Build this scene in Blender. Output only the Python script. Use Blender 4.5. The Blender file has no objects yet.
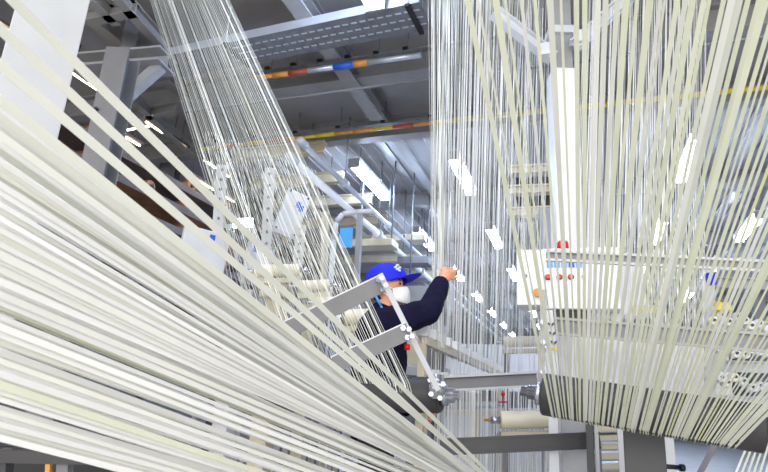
import bpy, bmesh, math, random
from mathutils import Vector, Matrix
random.seed(7)
C = bpy.context.scene.collection
CZ = 1.0                       # eye height of the camera above the floor
F = 570.0                      # focal length in pixels of a 768 x 472 frame
UP0 = Vector((116, 1986, F)).normalized()
YD = Vector((199, -172, F)); YD = (YD - UP0*YD.dot(UP0)).normalized()
XD = -YD.cross(UP0)
EYE = Vector((0, 0, CZ))
def cam2w(v): return Vector((XD.dot(v), YD.dot(v), UP0.dot(v)))
def ray(px, py): return cam2w(Vector(((px-384)/F, (236-py)/F, 1)))
def P(px, py, d): return EYE + ray(px, py)*d                 # point at forward distance d
def PH(px, py, h): r = ray(px, py); return EYE + r*(h/r.z)    # point at height h over the eye
def W(x, y, h): return Vector((x, y, CZ+h))                   # h is height over the eye
UP = Vector((0, 0, 1))

# ------------------------------------------------------------------ materials
def lin(c): return tuple(((v/12.92) if v <= .04045 else ((v+.055)/1.055)**2.4) for v in c)
def mat(name, c, rough=.5, metal=0, var=.08, scale=6, emit=0, trans=0, ecol=None, spec=.5):
    m = bpy.data.materials.new(name); m.use_nodes = True
    nt = m.node_tree; b = nt.nodes['Principled BSDF']; l = lin(c)
    if var:
        tc = nt.nodes.new('ShaderNodeTexCoord'); n = nt.nodes.new('ShaderNodeTexNoise')
        n.inputs['Scale'].default_value = scale; n.inputs['Detail'].default_value = 5
        r = nt.nodes.new('ShaderNodeValToRGB')
        r.color_ramp.elements[0].position = .3; r.color_ramp.elements[1].position = .7
        r.color_ramp.elements[0].color = tuple(v*(1-var*2) for v in l)+(1,)
        r.color_ramp.elements[1].color = tuple(min(1, v*(1+var)) for v in l)+(1,)
        nt.links.new(tc.outputs['Object'], n.inputs['Vector']); nt.links.new(n.outputs['Fac'], r.inputs['Fac'])
        nt.links.new(r.outputs['Color'], b.inputs['Base Color'])
    else: b.inputs['Base Color'].default_value = l+(1,)
    b.inputs['Roughness'].default_value = rough; b.inputs['Metallic'].default_value = metal
    b.inputs['Specular IOR Level'].default_value = spec
    if emit:
        b.inputs['Emission Color'].default_value = lin(ecol or c)+(1,); b.inputs['Emission Strength'].default_value = emit
    if trans:
        out = nt.nodes['Material Output']; t = nt.nodes.new('ShaderNodeBsdfTranslucent'); mx = nt.nodes.new('ShaderNodeMixShader')
        t.inputs['Color'].default_value = l+(1,); mx.inputs['Fac'].default_value = trans
        nt.links.new(b.outputs[0], mx.inputs[1]); nt.links.new(t.outputs[0], mx.inputs[2]); nt.links.new(mx.outputs[0], out.inputs['Surface'])
    return m
M = dict(
 tape_white=mat('white_plastic_tape', (.96,.96,.955), .35, var=.03, scale=3, trans=.25),
 tape_warm=mat('warm_white_plastic_tape', (.945,.947,.925), .35, var=.04, scale=3, trans=.25),
 tape_green=mat('greenish_plastic_tape', (.915,.925,.85), .35, var=.05, scale=3, trans=.25),
 tape_grey=mat('grey_white_plastic_tape', (.905,.91,.875), .35, var=.05, scale=3, trans=.25),
 tape_yellow=mat('yellow_green_plastic_tape', (.91,.91,.74), .35, var=.05, scale=3, trans=.25),
 white_paint=mat('white_painted_steel', (.70,.71,.73), .4, var=.03),
 rail_white=mat('bright_white_rail_paint', (.95,.96,.98), .25, var=.02),
 box_white=mat('white_cabinet_paint', (.90,.90,.91), .4, var=.02),
 tape_fine=mat('thin_grey_white_plastic_tape', (.74,.75,.72), .35, var=.05, scale=3, trans=.25),
 pale_paint=mat('pale_grey_painted_steel', (.80,.81,.83), .4, var=.04),
 grey_paint=mat('grey_painted_steel', (.60,.60,.61), .45, var=.05),
 bar_paint=mat('dull_grey_bar_paint', (.45,.45,.46), .45, var=.06),
 mid_paint=mat('mid_grey_painted_steel', (.47,.47,.49), .5, var=.06),
 dark_paint=mat('dark_grey_painted_steel', (.27,.27,.28), .5, var=.08),
 rubber=mat('dark_roller_rubber', (.21,.205,.21), .55, var=.06, scale=20),
 black=mat('black_plastic', (.06,.06,.07), .5, var=0),
 steel=mat('bright_steel', (.75,.76,.80), .25, .9, var=.04),
 alu=mat('brushed_aluminium', (.82,.84,.88), .3, .6, var=.04),
 galv=mat('galvanised_steel', (.52,.53,.55), .45, .5, var=.12, scale=14),
 beige=mat('beige_painted_steel', (.80,.76,.66), .5, var=.06),
 cream=mat('cream_roller_plastic', (.90,.87,.78), .45, var=.04),
 ceil=mat('ceiling_panel_paint', (.62,.61,.61), .28, var=.10, scale=1.5),
 ceil_beam=mat('ceiling_beam_paint', (.58,.575,.57), .4, var=.08, scale=3),
 floor=mat('grey_floor_paint', (.74,.725,.71), .45, var=.06, scale=2),
 wall=mat('plant_wall_paint', (.62,.63,.66), .6, var=.06, scale=1),
 rust=mat('brown_bobbin_board', (.68,.48,.35), .7, var=.2, scale=5),
 bobbin=mat('orange_brown_bobbin_core', (.66,.42,.25), .6, var=.15, scale=5),
 shelf=mat('brown_grey_rack_steel', (.40,.35,.33), .6, var=.12, scale=3),
 yellow=mat('yellow_pipe_paint', (.84,.74,.10), .4, var=.1, scale=9),
 orange=mat('orange_cable_sleeve', (.83,.56,.22), .5, var=.1, scale=9),
 redc=mat('red_cable_sleeve', (.70,.30,.20), .5, var=.1),
 blue=mat('blue_label_print', (.10,.35,.80), .5, var=0),
 skyblue=mat('light_blue_label', (.25,.62,.93), .45, var=0),
 red=mat('red_plastic', (.85,.07,.10), .35, var=0),
 capblue=mat('royal_blue_cotton', (.03,.09,.86), .75, var=.06, scale=30),
 navy=mat('navy_work_jacket', (.085,.08,.19), .9, var=.2, scale=14, spec=.15),
 trousers=mat('black_work_trousers', (.07,.07,.09), .8, var=.15, scale=14),
 skin=mat('skin', (.84,.60,.47), .5, var=.06, scale=20),
 hair=mat('black_hair', (.05,.045,.04), .6, var=.1),
 mask=mat('white_mask_cloth', (.93,.94,.96), .8, var=.03, scale=30),
 tube=mat('lit_tube_diffuser', (1,1,1), .4, var=0, emit=42, ecol=(.79,.87,1)),
 warm=mat('lit_warm_tube', (1,.95,.85), .4, var=0, emit=5, ecol=(1,.95,.80)),
)

# ------------------------------------------------------------------ mesh builder
class MB:
    def __init__(s): s.v = []; s.f = []; s.sm = []
    def add(s, vs, fs, smooth=False):
        n = len(s.v); s.v += [Vector(v) for v in vs]
        for f in fs: s.f.append(tuple(i+n for i in f)); s.sm.append(smooth)
        return s
    def box(s, a, b, w, h, up=UP):
        a, b = Vector(a), Vector(b); t = (b-a).normalized(); sd = t.cross(up)
        if sd.length < 1e-4: sd = t.cross(Vector((1,0,0)))
        sd.normalize(); u = sd.cross(t)
        vs = [p + sd*(w/2*i) + u*(h/2*j) for p in (a, b) for i, j in ((-1,-1),(1,-1),(1,1),(-1,1))]
        return s.add(vs, [(0,1,2,3),(7,6,5,4),(0,4,5,1),(1,5,6,2),(2,6,7,3),(3,7,4,0)])
    def cube(s, c, x, y, z, rot=None):
        c = Vector(c); R = rot or Matrix.Identity(3)
        vs = [c + R @ Vector((i*x/2, j*y/2, k*z/2)) for k in (-1,1) for i, j in ((-1,-1),(1,-1),(1,1),(-1,1))]
        return s.add(vs, [(3,2,1,0),(4,5,6,7),(0,1,5,4),(1,2,6,5),(2,3,7,6),(3,0,4,7)])
    def lathe(s, a, b, prof, n=20):
        a, b = Vector(a), Vector(b); t = (b-a).normalized(); L = (b-a).length
        sd = t.cross(UP)
        if sd.length < 1e-3: sd = t.cross(Vector((1,0,0)))
        sd.normalize(); u = sd.cross(t); vs = []; fs = []
        for k, (q, r) in enumerate(prof):
            for i in range(n):
                an = 2*math.pi*i/n; vs.append(a + t*(L*q) + (sd*math.cos(an)+u*math.sin(an))*r)
            if k:
                for i in range(n):
                    j = (i+1) % n; fs.append(((k-1)*n+i, (k-1)*n+j, k*n+j, k*n+i))
        s.add(vs, fs, True); m = len(s.v)-len(vs); e = len(s.v)-n
        s.f.append(tuple(m+i for i in range(n))[::-1]); s.sm.append(False)
        s.f.append(tuple(e+i for i in range(n))); s.sm.append(False)
        return s
    def cyl(s, a, b, r, n=16, r2=None): return s.lathe(a, b, [(0, r), (1, r if r2 is None else r2)], n)
    def tube(s, pts, r, n=8):
        for p, q in zip(pts, pts[1:]): s.cyl(p, q, r, n)
        return s
    def ball(s, c, r, n=12, sc=(1,1,1), rot=None):
        c = Vector(c); R = rot or Matrix.Identity(3); vs = []; fs = []; h = n//2
        for k in range(h+1):
            th = math.pi*k/h
            for i in range(n):
                ph = 2*math.pi*i/n
                vs.append(c + R @ Vector((r*sc[0]*math.sin(th)*math.cos(ph), r*sc[1]*math.sin(th)*math.sin(ph), r*sc[2]*math.cos(th))))
            if k:
                for i in range(n):
                    j = (i+1) % n; fs.append(((k-1)*n+i, k*n+i, k*n+j, (k-1)*n+j))
        return s.add(vs, fs, True)
    def ribbon(s, pts, w, t, roll=0.0, ref=None):
        pts = [Vector(p) for p in pts]; vs = []; fs = []
        for k, p in enumerate(pts):
            T = (pts[min(k+1, len(pts)-1)] - pts[max(k-1, 0)]).normalized()
            V = (Vector((0, 0, CZ)) - p).normalized() if ref is None else ref
            sd = T.cross(V).normalized(); n = T.cross(sd)
            sd, n = sd*math.cos(roll)+n*math.sin(roll), n*math.cos(roll)-sd*math.sin(roll)
            vs += [p+sd*(w/2*i)+n*(t/2*j) for i, j in ((-1,-1),(1,-1),(1,1),(-1,1))]
            if k:
                for i in range(4):
                    j = (i+1) % 4; fs.append(((k-1)*4+i, (k-1)*4+j, k*4+j, k*4+i))
        e = len(vs)-4; fs += [(3,2,1,0), (e, e+1, e+2, e+3)]
        return s.add(vs, fs)
    def ibeam(s, a, b, w, h, t, up=UP):                      # flanges of width w, depth h along up
        a, b = Vector(a), Vector(b); T = (b-a).normalized(); sd = T.cross(up)
        if sd.length < 1e-4: sd = T.cross(Vector((1,0,0)))
        sd.normalize(); u = sd.cross(T)
        s.box(a+u*(h-t)/2, b+u*(h-t)/2, w, t, up); s.box(a-u*(h-t)/2, b-u*(h-t)/2, w, t, up)
        return s.box(a, b, t, h-2*t, up)
    def build(s, name, m, parent=None, bevel=0):
        me = bpy.data.meshes.new(name); off = parent.matrix_basis.translation if parent else Vector()
        q = parent
        while q is not None and q.parent is not None: q = q.parent
        off = q.location if q else Vector()
        me.from_pydata([v-off for v in s.v], [], s.f); me.polygons.foreach_set('use_smooth', s.sm)
        bm = bmesh.new(); bm.from_mesh(me); bmesh.ops.recalc_face_normals(bm, faces=bm.faces); bm.to_mesh(me); bm.free()
        me.materials.append(m if not isinstance(m, str) else M[m])
        o = bpy.data.objects.new(name, me); C.objects.link(o)
        if parent is not None: o.parent = parent
        if bevel:
            b = o.modifiers.new('edge', 'BEVEL'); b.width = bevel; b.segments = 2; b.limit_method = 'ANGLE'
        return o
def tag(o, label=None, cat=None, group=None, kind=None):
    for k, v in (('label', label), ('category', cat), ('group', group), ('kind', kind)):
        if v: o[k] = v
    return o
def thing(name, loc, label, cat, group=None):
    o = bpy.data.objects.new(name, None); o.empty_display_size = .1; C.objects.link(o); o.location = loc
    return tag(o, label, cat, group)
def solo(name, mb, m, label, cat, group=None, kind=None, bevel=0):
    o = mb.build(name, m, None, bevel); n = len(o.data.vertices)
    xs = [v.co for v in o.data.vertices]
    c = Vector((sum(v.x for v in xs)/n, sum(v.y for v in xs)/n, min(v.z for v in xs)))
    o.data.transform(Matrix.Translation(-c)); o.location = c
    return tag(o, label, cat, group, kind)
def struct(name, mb, m, bevel=0): return tag(mb.build(name, m, None, bevel), kind='structure')
ORD = ['first','second','third','fourth','fifth','sixth','seventh','eighth','ninth','tenth','eleventh','twelfth','thirteenth','fourteenth','fifteenth','sixteenth']

# ================================================================== the hall
HC = 3.35
struct('floor', MB().cube((-1, 17, -.05), 16, 40, .1), 'floor')
struct('ceiling', MB().cube(W(-1, 19.2, HC+.05), 16.4, 36, .1), 'ceil')
struct('wall_end', MB().cube((-1, 37.1, 2.2), 16, .2, 4.6), 'wall')
struct('wall_right', MB().cube((7.1, 17, 2.2), .2, 40, 4.6), 'wall')
struct('wall_left', MB().cube((-9.1, 17, 2.2), .2, 40, 4.6), 'wall')
# deep beams across the hall and lighter ones along it
n = 0
for i, y in enumerate([2.55, 4.75, 6.05, 8.6, 11.6, 14.6, 17.6, 20.6, 23.6]):
    n += 1; struct('trim_%d' % n, MB().ibeam(W(-8.9, y, HC-.13), W(6.9, y, HC-.13), .16, .26, .02), 'ceil_beam')
for x in (-6.4, -4.2, -2.15, -.78, .65, 2.0, 3.5):
    n += 1; struct('trim_%d' % n, MB().ibeam(W(x, 1.4, HC-.07), W(x, 37, HC-.07), .12, .14, .015), 'ceil_beam')
struct('trim_%d' % (n+2), MB().ibeam(W(-2.11, 2.4, 3.12), W(-2.11, 5.5, 3.12), .15, .14, .015), 'grey_paint')
struct('trim_%d' % (n+3), MB().ibeam(W(-3.6, 4.9, 3.22), W(1.5, 4.85, 3.22), .12, .14, .015), 'ceil_beam')
mb = MB()
for k in range(60): mb.box(W(-4.05+k*.18, 6.2, HC-.012), W(-4.05+k*.18, 37, HC-.012), .05, .024)
struct('trim_%d' % (n+1), mb, 'ceil')

# ------------------------------------------------------------------ tube lamps
def lamp(x, y, where):
    t = thing('ceiling_tube_lamp', W(x, y, 3.0), 'lit tube lamp, ' + where, 'lamp', 'fluorescent lamps under the ceiling')
    MB().box(W(x, y-.66, 3.055), W(x, y+.66, 3.055), .17, .05).build('housing', 'pale_paint', t)
    MB().lathe(W(x, y-.6, 2.995), W(x, y+.6, 2.995), [(0, .06), (.01, .075), (.99, .075), (1, .06)], 12).build('diffuser', 'tube', t)
    for s in (-.66, .66): MB().box(W(x, y+s-.012, 3.0), W(x, y+s+.012, 3.0), .16, .12).build('end_cap', 'grey_paint', t)
    for s in (-.45, .45): MB().cyl(W(x, y+s, 3.07), W(x, y+s, HC), .008, 6).build('hanger_rod', 'steel', t)
rows = ((-2.77, 'row just right of the long rails'), (-1.44, 'row behind the hanging tape curtain'),
        (1.33, 'row behind the bright fine curtain'), (2.65, 'row at the right edge'))
for x, w in rows:
    for k, y in enumerate([2.9, 7.15, 10.2, 13.2, 16.1, 19.1, 22.1, 25.0]):
        if x > 2 and k > 4 or (k == 0 and x != -1.44): continue
        lamp(x, y, (ORD[k-1] + ' from the front, ' if k else 'over the cable tray, ') + w)
# the warm lit bay at the left
def warm(x, y0, y1, h, label):
    t = thing('strip_light', W(x, y0, h), label, 'lamp', 'warm strip lights in the left bay')
    MB().box(W(x, y0, h), W(x, y1, h), .018, .018).build('tube', 'warm', t)
    MB().box(W(x, y0-.03, h+.032), W(x, y1+.03, h+.032), .07, .03).build('housing', 'shelf', t)
    for y in (y0+.1, y1-.1): MB().cyl(W(x, y, h+.045), W(x, y, HC), .006, 6).build('hanger_rod', 'shelf', t)
for k, (y0, y1) in enumerate([(2.35, 3.45), (3.7, 4.5), (4.85, 5.15), (5.25, 5.6), (6.0, 6.6)]):
    warm(-4.78, y0, y1, 3.0, 'thin warm strip light, %s from the front of the upper left line' % ORD[k])
for k, (y0, y1) in enumerate([(2.7, 3.6), (4.3, 4.9), (5.8, 6.9)]):
    warm(-4.85, y0, y1, 2.72, 'thin warm strip light, %s from the front of the lower left line' % ORD[k])
mb = MB()
t = thing('strip_light', W(-5.2, 4.9, 3.0), 'short warm strip light set crosswise behind the white columns', 'lamp', 'warm strip lights in the left bay')
MB().box(W(-5.35, 4.97, 2.98), W(-4.78, 4.92, 2.98), .018, .018).build('tube', 'warm', t)
MB().cyl(W(-5.07, 4.945, 2.985), W(-5.07, 4.945, HC), .006, 6).build('hanger_rod', 'shelf', t)
# creel racks of brown boards behind the left columns
hs = [2.55, 2.25, 1.95, 1.65, 1.35, 1.05, .75, .45, .15]
for k, h in enumerate(hs):
    t = thing('creel_shelf', W(-5.1, 3, h), 'brown creel shelf of bobbins along the left bay, %s from the top' % ORD[k], 'shelf', 'creel shelves in the left bay')
    MB().box(W(-5.2, 1.6, h), W(-5.2, 13, h), .5, .05).build('board', 'rust' if k % 2 else 'shelf', t)
    MB().box(W(-4.95, 1.6, h+.02), W(-4.95, 13, h+.02), .03, .09).build('front_rail', 'shelf', t)
for k in range(6):
    h = hs[k]
    for j in range(8):
        y = 2.6 + j*.9 + random.uniform(-.15, .15)
        if random.random() < .3: continue
        t = thing('bobbin', W(-5.12, y, h+.03), 'orange brown bobbin lying on a creel shelf of the left bay', 'bobbin', 'bobbins on the left creel shelves')
        MB().cyl(W(-5.3, y, h+.12), W(-4.98, y, h+.12), .085, 12).build('winding', random.choice(['bobbin', 'rust', 'rust', 'tape_warm']), t)
        MB().cyl(W(-5.32, y, h+.12), W(-4.95, y, h+.12), .03, 8).build('core', 'black', t)
for k, y in enumerate([2.0, 5.0, 8.0, 11.0]):
    solo('rack_upright', MB().box((-5.5, y, 0), W(-5.5, y, 3.2), .1, .12), 'shelf', 'dark creel rack upright, %s from the front in the left bay' % ORD[k], 'post', 'creel rack uprights')

# ------------------------------------------------------------------ columns
def icol(px, py, d, w, label, top=HC, rot=0, m='white_paint'):
    p = P(px, py, d); b = Vector((p.x, p.y, 0)); e = Vector((p.x, p.y, CZ+top))
    t = thing('steel_column', b, label, 'column', 'white steel columns')
    ax = Vector((math.cos(rot), math.sin(rot), 0)); tk = w*.07; ay = Vector((-ax.y, ax.x, 0))
    def plate(c, wx, wy): return MB().box(b+c, e+c, wx, wy, ay)
    plate(ay*(-w*.5), w, tk).build('flange', m, t, .004); plate(ay*(w*.5), w, tk).build('flange', m, t, .004)
    plate(Vector(), tk, w-tk).build('web', m, t)
    MB().cube(b+Vector((0,0,.015)), w*1.6, w*1.6, .03).build('base_plate', 'grey_paint', t)
    for q in (.8, .9): MB().cyl(e-Vector((0,0,top*(1-q)+.3))+ay*(-w*.5-.03)-ax*w*.3, e-Vector((0,0,top*(1-q)+.3))+ay*(-w*.5+.02)-ax*w*.3, .014, 8).build('bolt', 'black', t)
    return t
icol(38, 60, 2.45, .25, 'broad white I-section column behind the sweeping tapes at top left', rot=1.0)
icol(108, 130, 4.4, .19, 'grey column standing second in line under the bracket arm', top=2.55, rot=.3, m='bar_paint')
icol(170, 172, 8.6, .24, 'narrow pale column third in line behind the broad white one', rot=.3, m='bar_paint')

# white box column with brackets behind the right tapes
pc = P(563, 120, 4.0)
t = thing('bracket_column', (pc.x, pc.y, 0), 'white box column with a V of braces near its top, behind the steep tapes', 'column')
MB().box((pc.x, pc.y, 0), (pc.x, pc.y, CZ+2.32), .17, .17, Vector((.3, -1, 0))).build('shaft', 'box_white', t, .006)
MB().box((pc.x, pc.y, CZ+2.32), (pc.x, pc.y, CZ+HC), .13, .13, Vector((.3, -1, 0))).build('head', 'grey_paint', t, .004)
MB().box((pc.x, pc.y, CZ+2.60), (pc.x, pc.y, CZ+2.66), .2, .2, Vector((.3, -1, 0))).build('collar', 'pale_paint', t, .004)
for (qx, qy) in ((494, 12), (634, -8)):
    a = P(553 if qx < 560 else 574, 58 if qx < 560 else 46, 4.0); b = P(qx, qy, 4.0)
    br = MB().ibeam(a, b, .07, .085, .012).build('brace', 'pale_paint', t)
    c = a.lerp(b, .12); MB().box(c-Vector((.05,0,.0)), c+Vector((.05,0,.0)), .11, .09).build('gusset', 'pale_paint', br)

# left hanging truss arm
t = thing('truss_bracket', PH(120, 62, 2.8), 'pale grey bracket arm with a slanting brace under the ceiling beside the broad white column', 'bracket')
MB().ibeam(PH(78, 68, 2.8), PH(168, 61, 2.8), .28, .14, .02).build('arm', 'grey_paint', t)
MB().box(PH(161, 66, 2.75), PH(119, 103, 2.4), .09, .09).build('brace', 'grey_paint', t)
MB().box(PH(124, 66, 2.8)+Vector((0,0,.55)), PH(124, 72, 2.8)-Vector((0,0,.3)), .12, .12).build('post', 'mid_paint', t)
for (a, b) in (((86, 18), (136, 8)), ((118, -6), (170, 52)), ((90, -5), (118, 20)), ((128, 118), (176, 108)), ((120, 85), (190, 150))):
    solo('ceiling_strut', MB().ibeam(PH(*a, 3.05), PH(*b, 3.05), .09, .12, .012), 'ceil_beam',
         {86: 'short grey strut crossing under the ceiling at the top left', 118: 'grey diagonal strut left of the narrow top ribbon of tapes', 90: 'grey strut stub beside the top of the broad white column', 128: 'low grey strut behind the slanting brace of the bracket arm', 120: 'long grey diagonal strut running back from the bracket arm'}[a[0]], 'strut')

# ------------------------------------------------------------------ cable tray, conduits, pipes
a, b = W(-4.2, 3.93, 2.98), W(-1.08, 3.76, 2.98)
t = thing('cable_tray', a, 'perforated grey cable tray hanging across the hall at the top', 'cable tray')
ax = (b-a).normalized(); pr = ax.cross(UP).normalized()
tr = MB().box(a, b, .34, .012)
tr.build('tray_floor', 'galv', t)
for s in (-.17, .17): MB().box(a+pr*s+Vector((0,0,.035)), b+pr*s+Vector((0,0,.035)), .012, .08).build('side_rail', 'alu' if s > 0 else 'galv', t)
L = (b-a).length
for i in range(24):
    for j in range(3):
        p = a + ax*(L*.40 + i*L*.6/24 + .03) + pr*((j-1)*.09) - Vector((0,0,.0075))
        if (i*3+j) < 72: MB().cube(p, .05, .016, .003).build('slot', 'alu', t)
for q in (.42, .97):
    p = a.lerp(b, q)
    MB().box(p-pr*.19-Vector((0,0,.02)), p+pr*.19-Vector((0,0,.02)), .04, .025).build('cross_support', 'black', t)
    for s in (-.18, .18): MB().cyl(p+pr*s, p+pr*s+Vector((0,0,HC-2.98)), .007, 6).build('hanger_rod', 'alu', t)
def conduit(p0, p1, segs, label, r=.022, supports=6):
    t = thing('cable_conduit', p0, label, 'conduit')
    MB().box(p0+Vector((0,.05,.05)), p1+Vector((0,.05,.05)), .16, .012).build('carrier', 'galv', t)
    for (q0, q1, m, rr) in segs: MB().cyl(p0.lerp(p1, q0), p0.lerp(p1, q1), rr, 10).build('sleeve', m, t)
    for i in range(supports):
        q = p0.lerp(p1, (i+.5)/supports); MB().box(q+Vector((0,-.04,.07)), q+Vector((0,.1,.07)), .05, .03).build('clip', 'black', t)
        MB().cyl(q+Vector((0,.05,.08)), Vector((q.x, q.y+.05, CZ+HC)), .006, 6).build('hanger_rod', 'galv', t)
h = 2.98
p0, p1 = PH(255, 78, h), PH(421, 55, h)
conduit(p0, p1, [(0,.12,'orange',.022),(.12,.22,'orange',.028),(.22,.34,'redc',.024),(.34,.5,'alu',.026),(.5,.62,'blue',.03),(.62,.7,'orange',.032),(.7,1,'alu',.026)],
        'short conduit with orange, red and blue sleeves just below the cable tray')
p0, p1 = W(-4.6, 5.63, h), W(-1.2, 5.55, h)
sg = [(i/14, (i+1)/14, ['yellow','orange','orange','yellow','redc','orange','yellow'][i % 7], .024 if i % 2 else .02) for i in range(14)]
conduit(p0, p1, sg, 'long conduit with yellow and orange sleeves crossing behind the white lamps')
MBp = MB().cyl(W(-1.2, 5.55, h), W(6.9, 5.50, h), .026, 10)
t = thing('yellow_pipe', W(-1.2, 5.55, h), 'yellow pipe running crosswise behind the steep tapes', 'pipe'); MBp.build('pipe', 'yellow', t)
for x in (-.6, .9, 2.4, 3.9): MB().cyl(W(x, 5.53, h), W(x, 5.53, HC), .008, 6).build('hanger_rod', 'galv', t)
for k, (y, z, m) in enumerate([(4.15, 2.62, 'galv'), (4.6, 2.9, 'mid_paint')]):
    solo('crosswise_pipe', MB().cyl(W(-.9 if k == 0 else -4.0, y, z), W(3.0 if k == 0 else -1.2, y-.05, z), .014, 8), m,
         ['thin pale pipe crossing behind the top of the steep tapes', 'thin pale pipe between the cable tray and the long conduit'][k], 'pipe')

# ------------------------------------------------------------------ long rails into the depth
k = 0.82
def PR(px, py): v = PH(px, py, 3.0*k); return v
a = W(-3.2*k, 5.7*k, 3.0*k)
def rail(x, h, y0, y1, m, r, label, joints):
    t = thing('long_rail', W(x, y0, h), label, 'rail')
    MB().cyl(W(x, y0, h), W(x, y1, h), r, 12).build('tube', m, t)
    MB().lathe(W(x, y0-.05, h), W(x, y0+.1, h), [(0, r*.6), (.2, r*1.5), (1, r*1.5)], 12).build('end_cap', 'white_paint', t)
    for y in joints:
        MB().cyl(W(x, y-.04, h), W(x, y+.04, h), r*1.7, 12).build('coupling', 'white_paint', t)
        MB().cyl(W(x, y, h), W(x, y, HC), .007, 6).build('hanger_rod', 'galv', t)
rail(-2.62, 2.47, 4.72, 22, 'alu', .032, 'slim steel rail with white couplings running back over the cap', (5.9, 7.6, 9.6, 12, 15))
rail(-2.63, 2.22, 4.55, 20, 'rail_white', .042, 'thick white rail running back under the slim steel rail', (7.2, 9.5, 13))
# beige cross girders left of the rails
for k2, (y, h, x0, x1) in enumerate([(5.95, 3.0, -4.3, -2.95), (6.93, 3.0, -4.6, -3.1), (7.85, 3.0, -4.8, -3.0), (8.9, 3.0, -4.8, -3.1), (10.1, 3.0, -4.9, -3.1), (11.6, 3.0, -5.0, -3.1), (13.2, 3.0, -5, -3.1)]):
    t = thing('cross_girder', W(x0, y, h), 'beige cross girder left of the long rails, %s from the front' % ORD[k2], 'beam', 'beige cross girders')
    MB().ibeam(W(x0, y, h), W(x1, y, h), .12, .16, .02).build('beam', 'beige', t)
    for x in (x0+.2, x1-.2): MB().cyl(W(x, y, h+.08), W(x, y, HC), .01, 6).build('hanger_rod', 'galv', t)

# ================================================================== tapes
def tape(pts, w, m, label, group, roll=0, th=.0012):
    return solo('plastic_tape', MB().ribbon(pts, w, th, roll), m, label, 'tape', group)
def ip(x, tab):
    for (x0, y0), (x1, y1) in zip(tab, tab[1:]):
        if x <= x1: return y0 + (y1-y0)*(x-x0)/(x1-x0)
    return tab[-1][1]
# --- the near sheet sweeping across the lower left
DL, DR = .52, 2.6
def sweep(yl, yr, kk, w, m, label, group, roll=0, sag=0):
    a, b = P(-70, yl, DL*kk), P(535, yr, DR*kk)
    return tape([a, b], w, m, label, group, roll, .0016)
lone = [(-82, 519, 'lone uppermost tape crossing the broad white column and ending lowest of the sweep'),
        (-36, 523, 'second tape from the top of the near sweep, crossing the column in its middle'),
        (6, 517, 'third tape from the top of the near sweep, just above the dense sheet'),
        (44, 526, 'wide white tape forming the upper edge of the dense sweeping sheet')]
for i, (yl, yr, lb) in enumerate(lone): sweep(yl, yr, 1.0+.004*i, .011, 'tape_grey', lb, 'single tapes above the sweeping sheet', random.uniform(-.2, .2))
N = 112
for i in range(N):
    s = i/(N-1)
    yl = 50 + 372*s + random.uniform(-5, 5)
    yr = ip(yl, [(40, 524), (200, 519), (280, 524), (350, 556), (440, 590)]) + random.uniform(-9, 9)
    layer = i % 3
    m = random.choice(['tape_white']*5+['tape_warm']*3+['tape_grey']*2 + (['tape_green'] if s > .5 else []))
    sweep(yl, yr, 1.02 + layer*.09 + (i % 37)*.0019, random.uniform(.0042, .0086), m,
          'white flat tape of the dense sheet sweeping from the left edge down to the bottom', 'tapes of the sweeping near sheet', random.uniform(-.35, .35))

# --- roller at the lower right with its fan of tapes
RA, RB, RR = P(543, 394, 2.4), P(764, 429, 2.06), .086
ax = (RB-RA).normalized(); e1 = (-RA).copy(); e1.z = 0; e1 = Vector((ax.y, -ax.x, 0)).normalized()
if e1.dot(EYE-RA) < 0: e1 = -e1
e2 = ax.cross(e1); e2 = e2 if e2.z > 0 else -e2
t = thing('guide_roller', RA, 'dark rubber guide roller carrying the fanned tapes at lower right', 'roller')
RL = (RB-RA).length
MB().lathe(RA, RB, [(0, RR*.93), (.008, RR), (.992, RR), (1, RR*.93)], 48).build('drum', 'rubber', t)
for p, q in ((RA, -1), (RB, 1)):
    MB().lathe(p, p+ax*(q*.09), [(0, RR*.55), (.3, RR*.55), (.32, RR*.35), (.7, RR*.35), (.72, RR*.25), (1, RR*.25)], 24).build('journal', 'steel', t)
def on_roller(x):
    lo, hi = -.2, 1.2
    c = Matrix((XD, YD, UP0))
    for _ in range(30):
        m = (lo+hi)/2; p = RA.lerp(RB, m)+e1*RR*.5-e2*RR*.85-EYE
        q = XD*p.x+YD*p.y+UP0*p.z
        if 384+F*q.x/q.z < x: lo = m
        else: hi = m
    return (lo+hi)/2
fan = [(440, 549), (575, 580), (650, 602), (705, 622), (760, 640), (824, 664), (920, 690), (1040, 712), (1200, 733)]
ND = 56
for i in range(ND):
    s = (i+.5)/ND
    xb0 = 552 + (736-552)*s
    inv = [(b, a) for a, b in fan]
    xt = ip(xb0, inv) + random.uniform(-3, 3); xb = xb0 + random.uniform(-1.5, 1.5)
    q = on_roller(xb); kk = 1.0 + (i % 7)*.012
    top = P(xt, -26, .95*kk)
    f0 = math.radians(-60)
    pts = [top]
    for ph in (f0, f0-.5, f0-1.0, f0-1.4):
        pts.append(RA.lerp(RB, q) + (e1*math.cos(ph)+e2*math.sin(ph))*(RR+.0015))
    m = random.choice(['tape_green']*5+['tape_grey']*5+['tape_yellow']+['tape_warm']) if s > .25 else random.choice(['tape_grey']*3+['tape_green']*3+['tape_warm']*2)
    tape(pts, random.choice([.0045, .0065, .008, .009, .010, .012]), m, 'greenish white tape fanning from the top edge down onto the dark guide roller', 'tapes of the fan onto the guide roller', random.uniform(-.25, .25))

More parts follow.
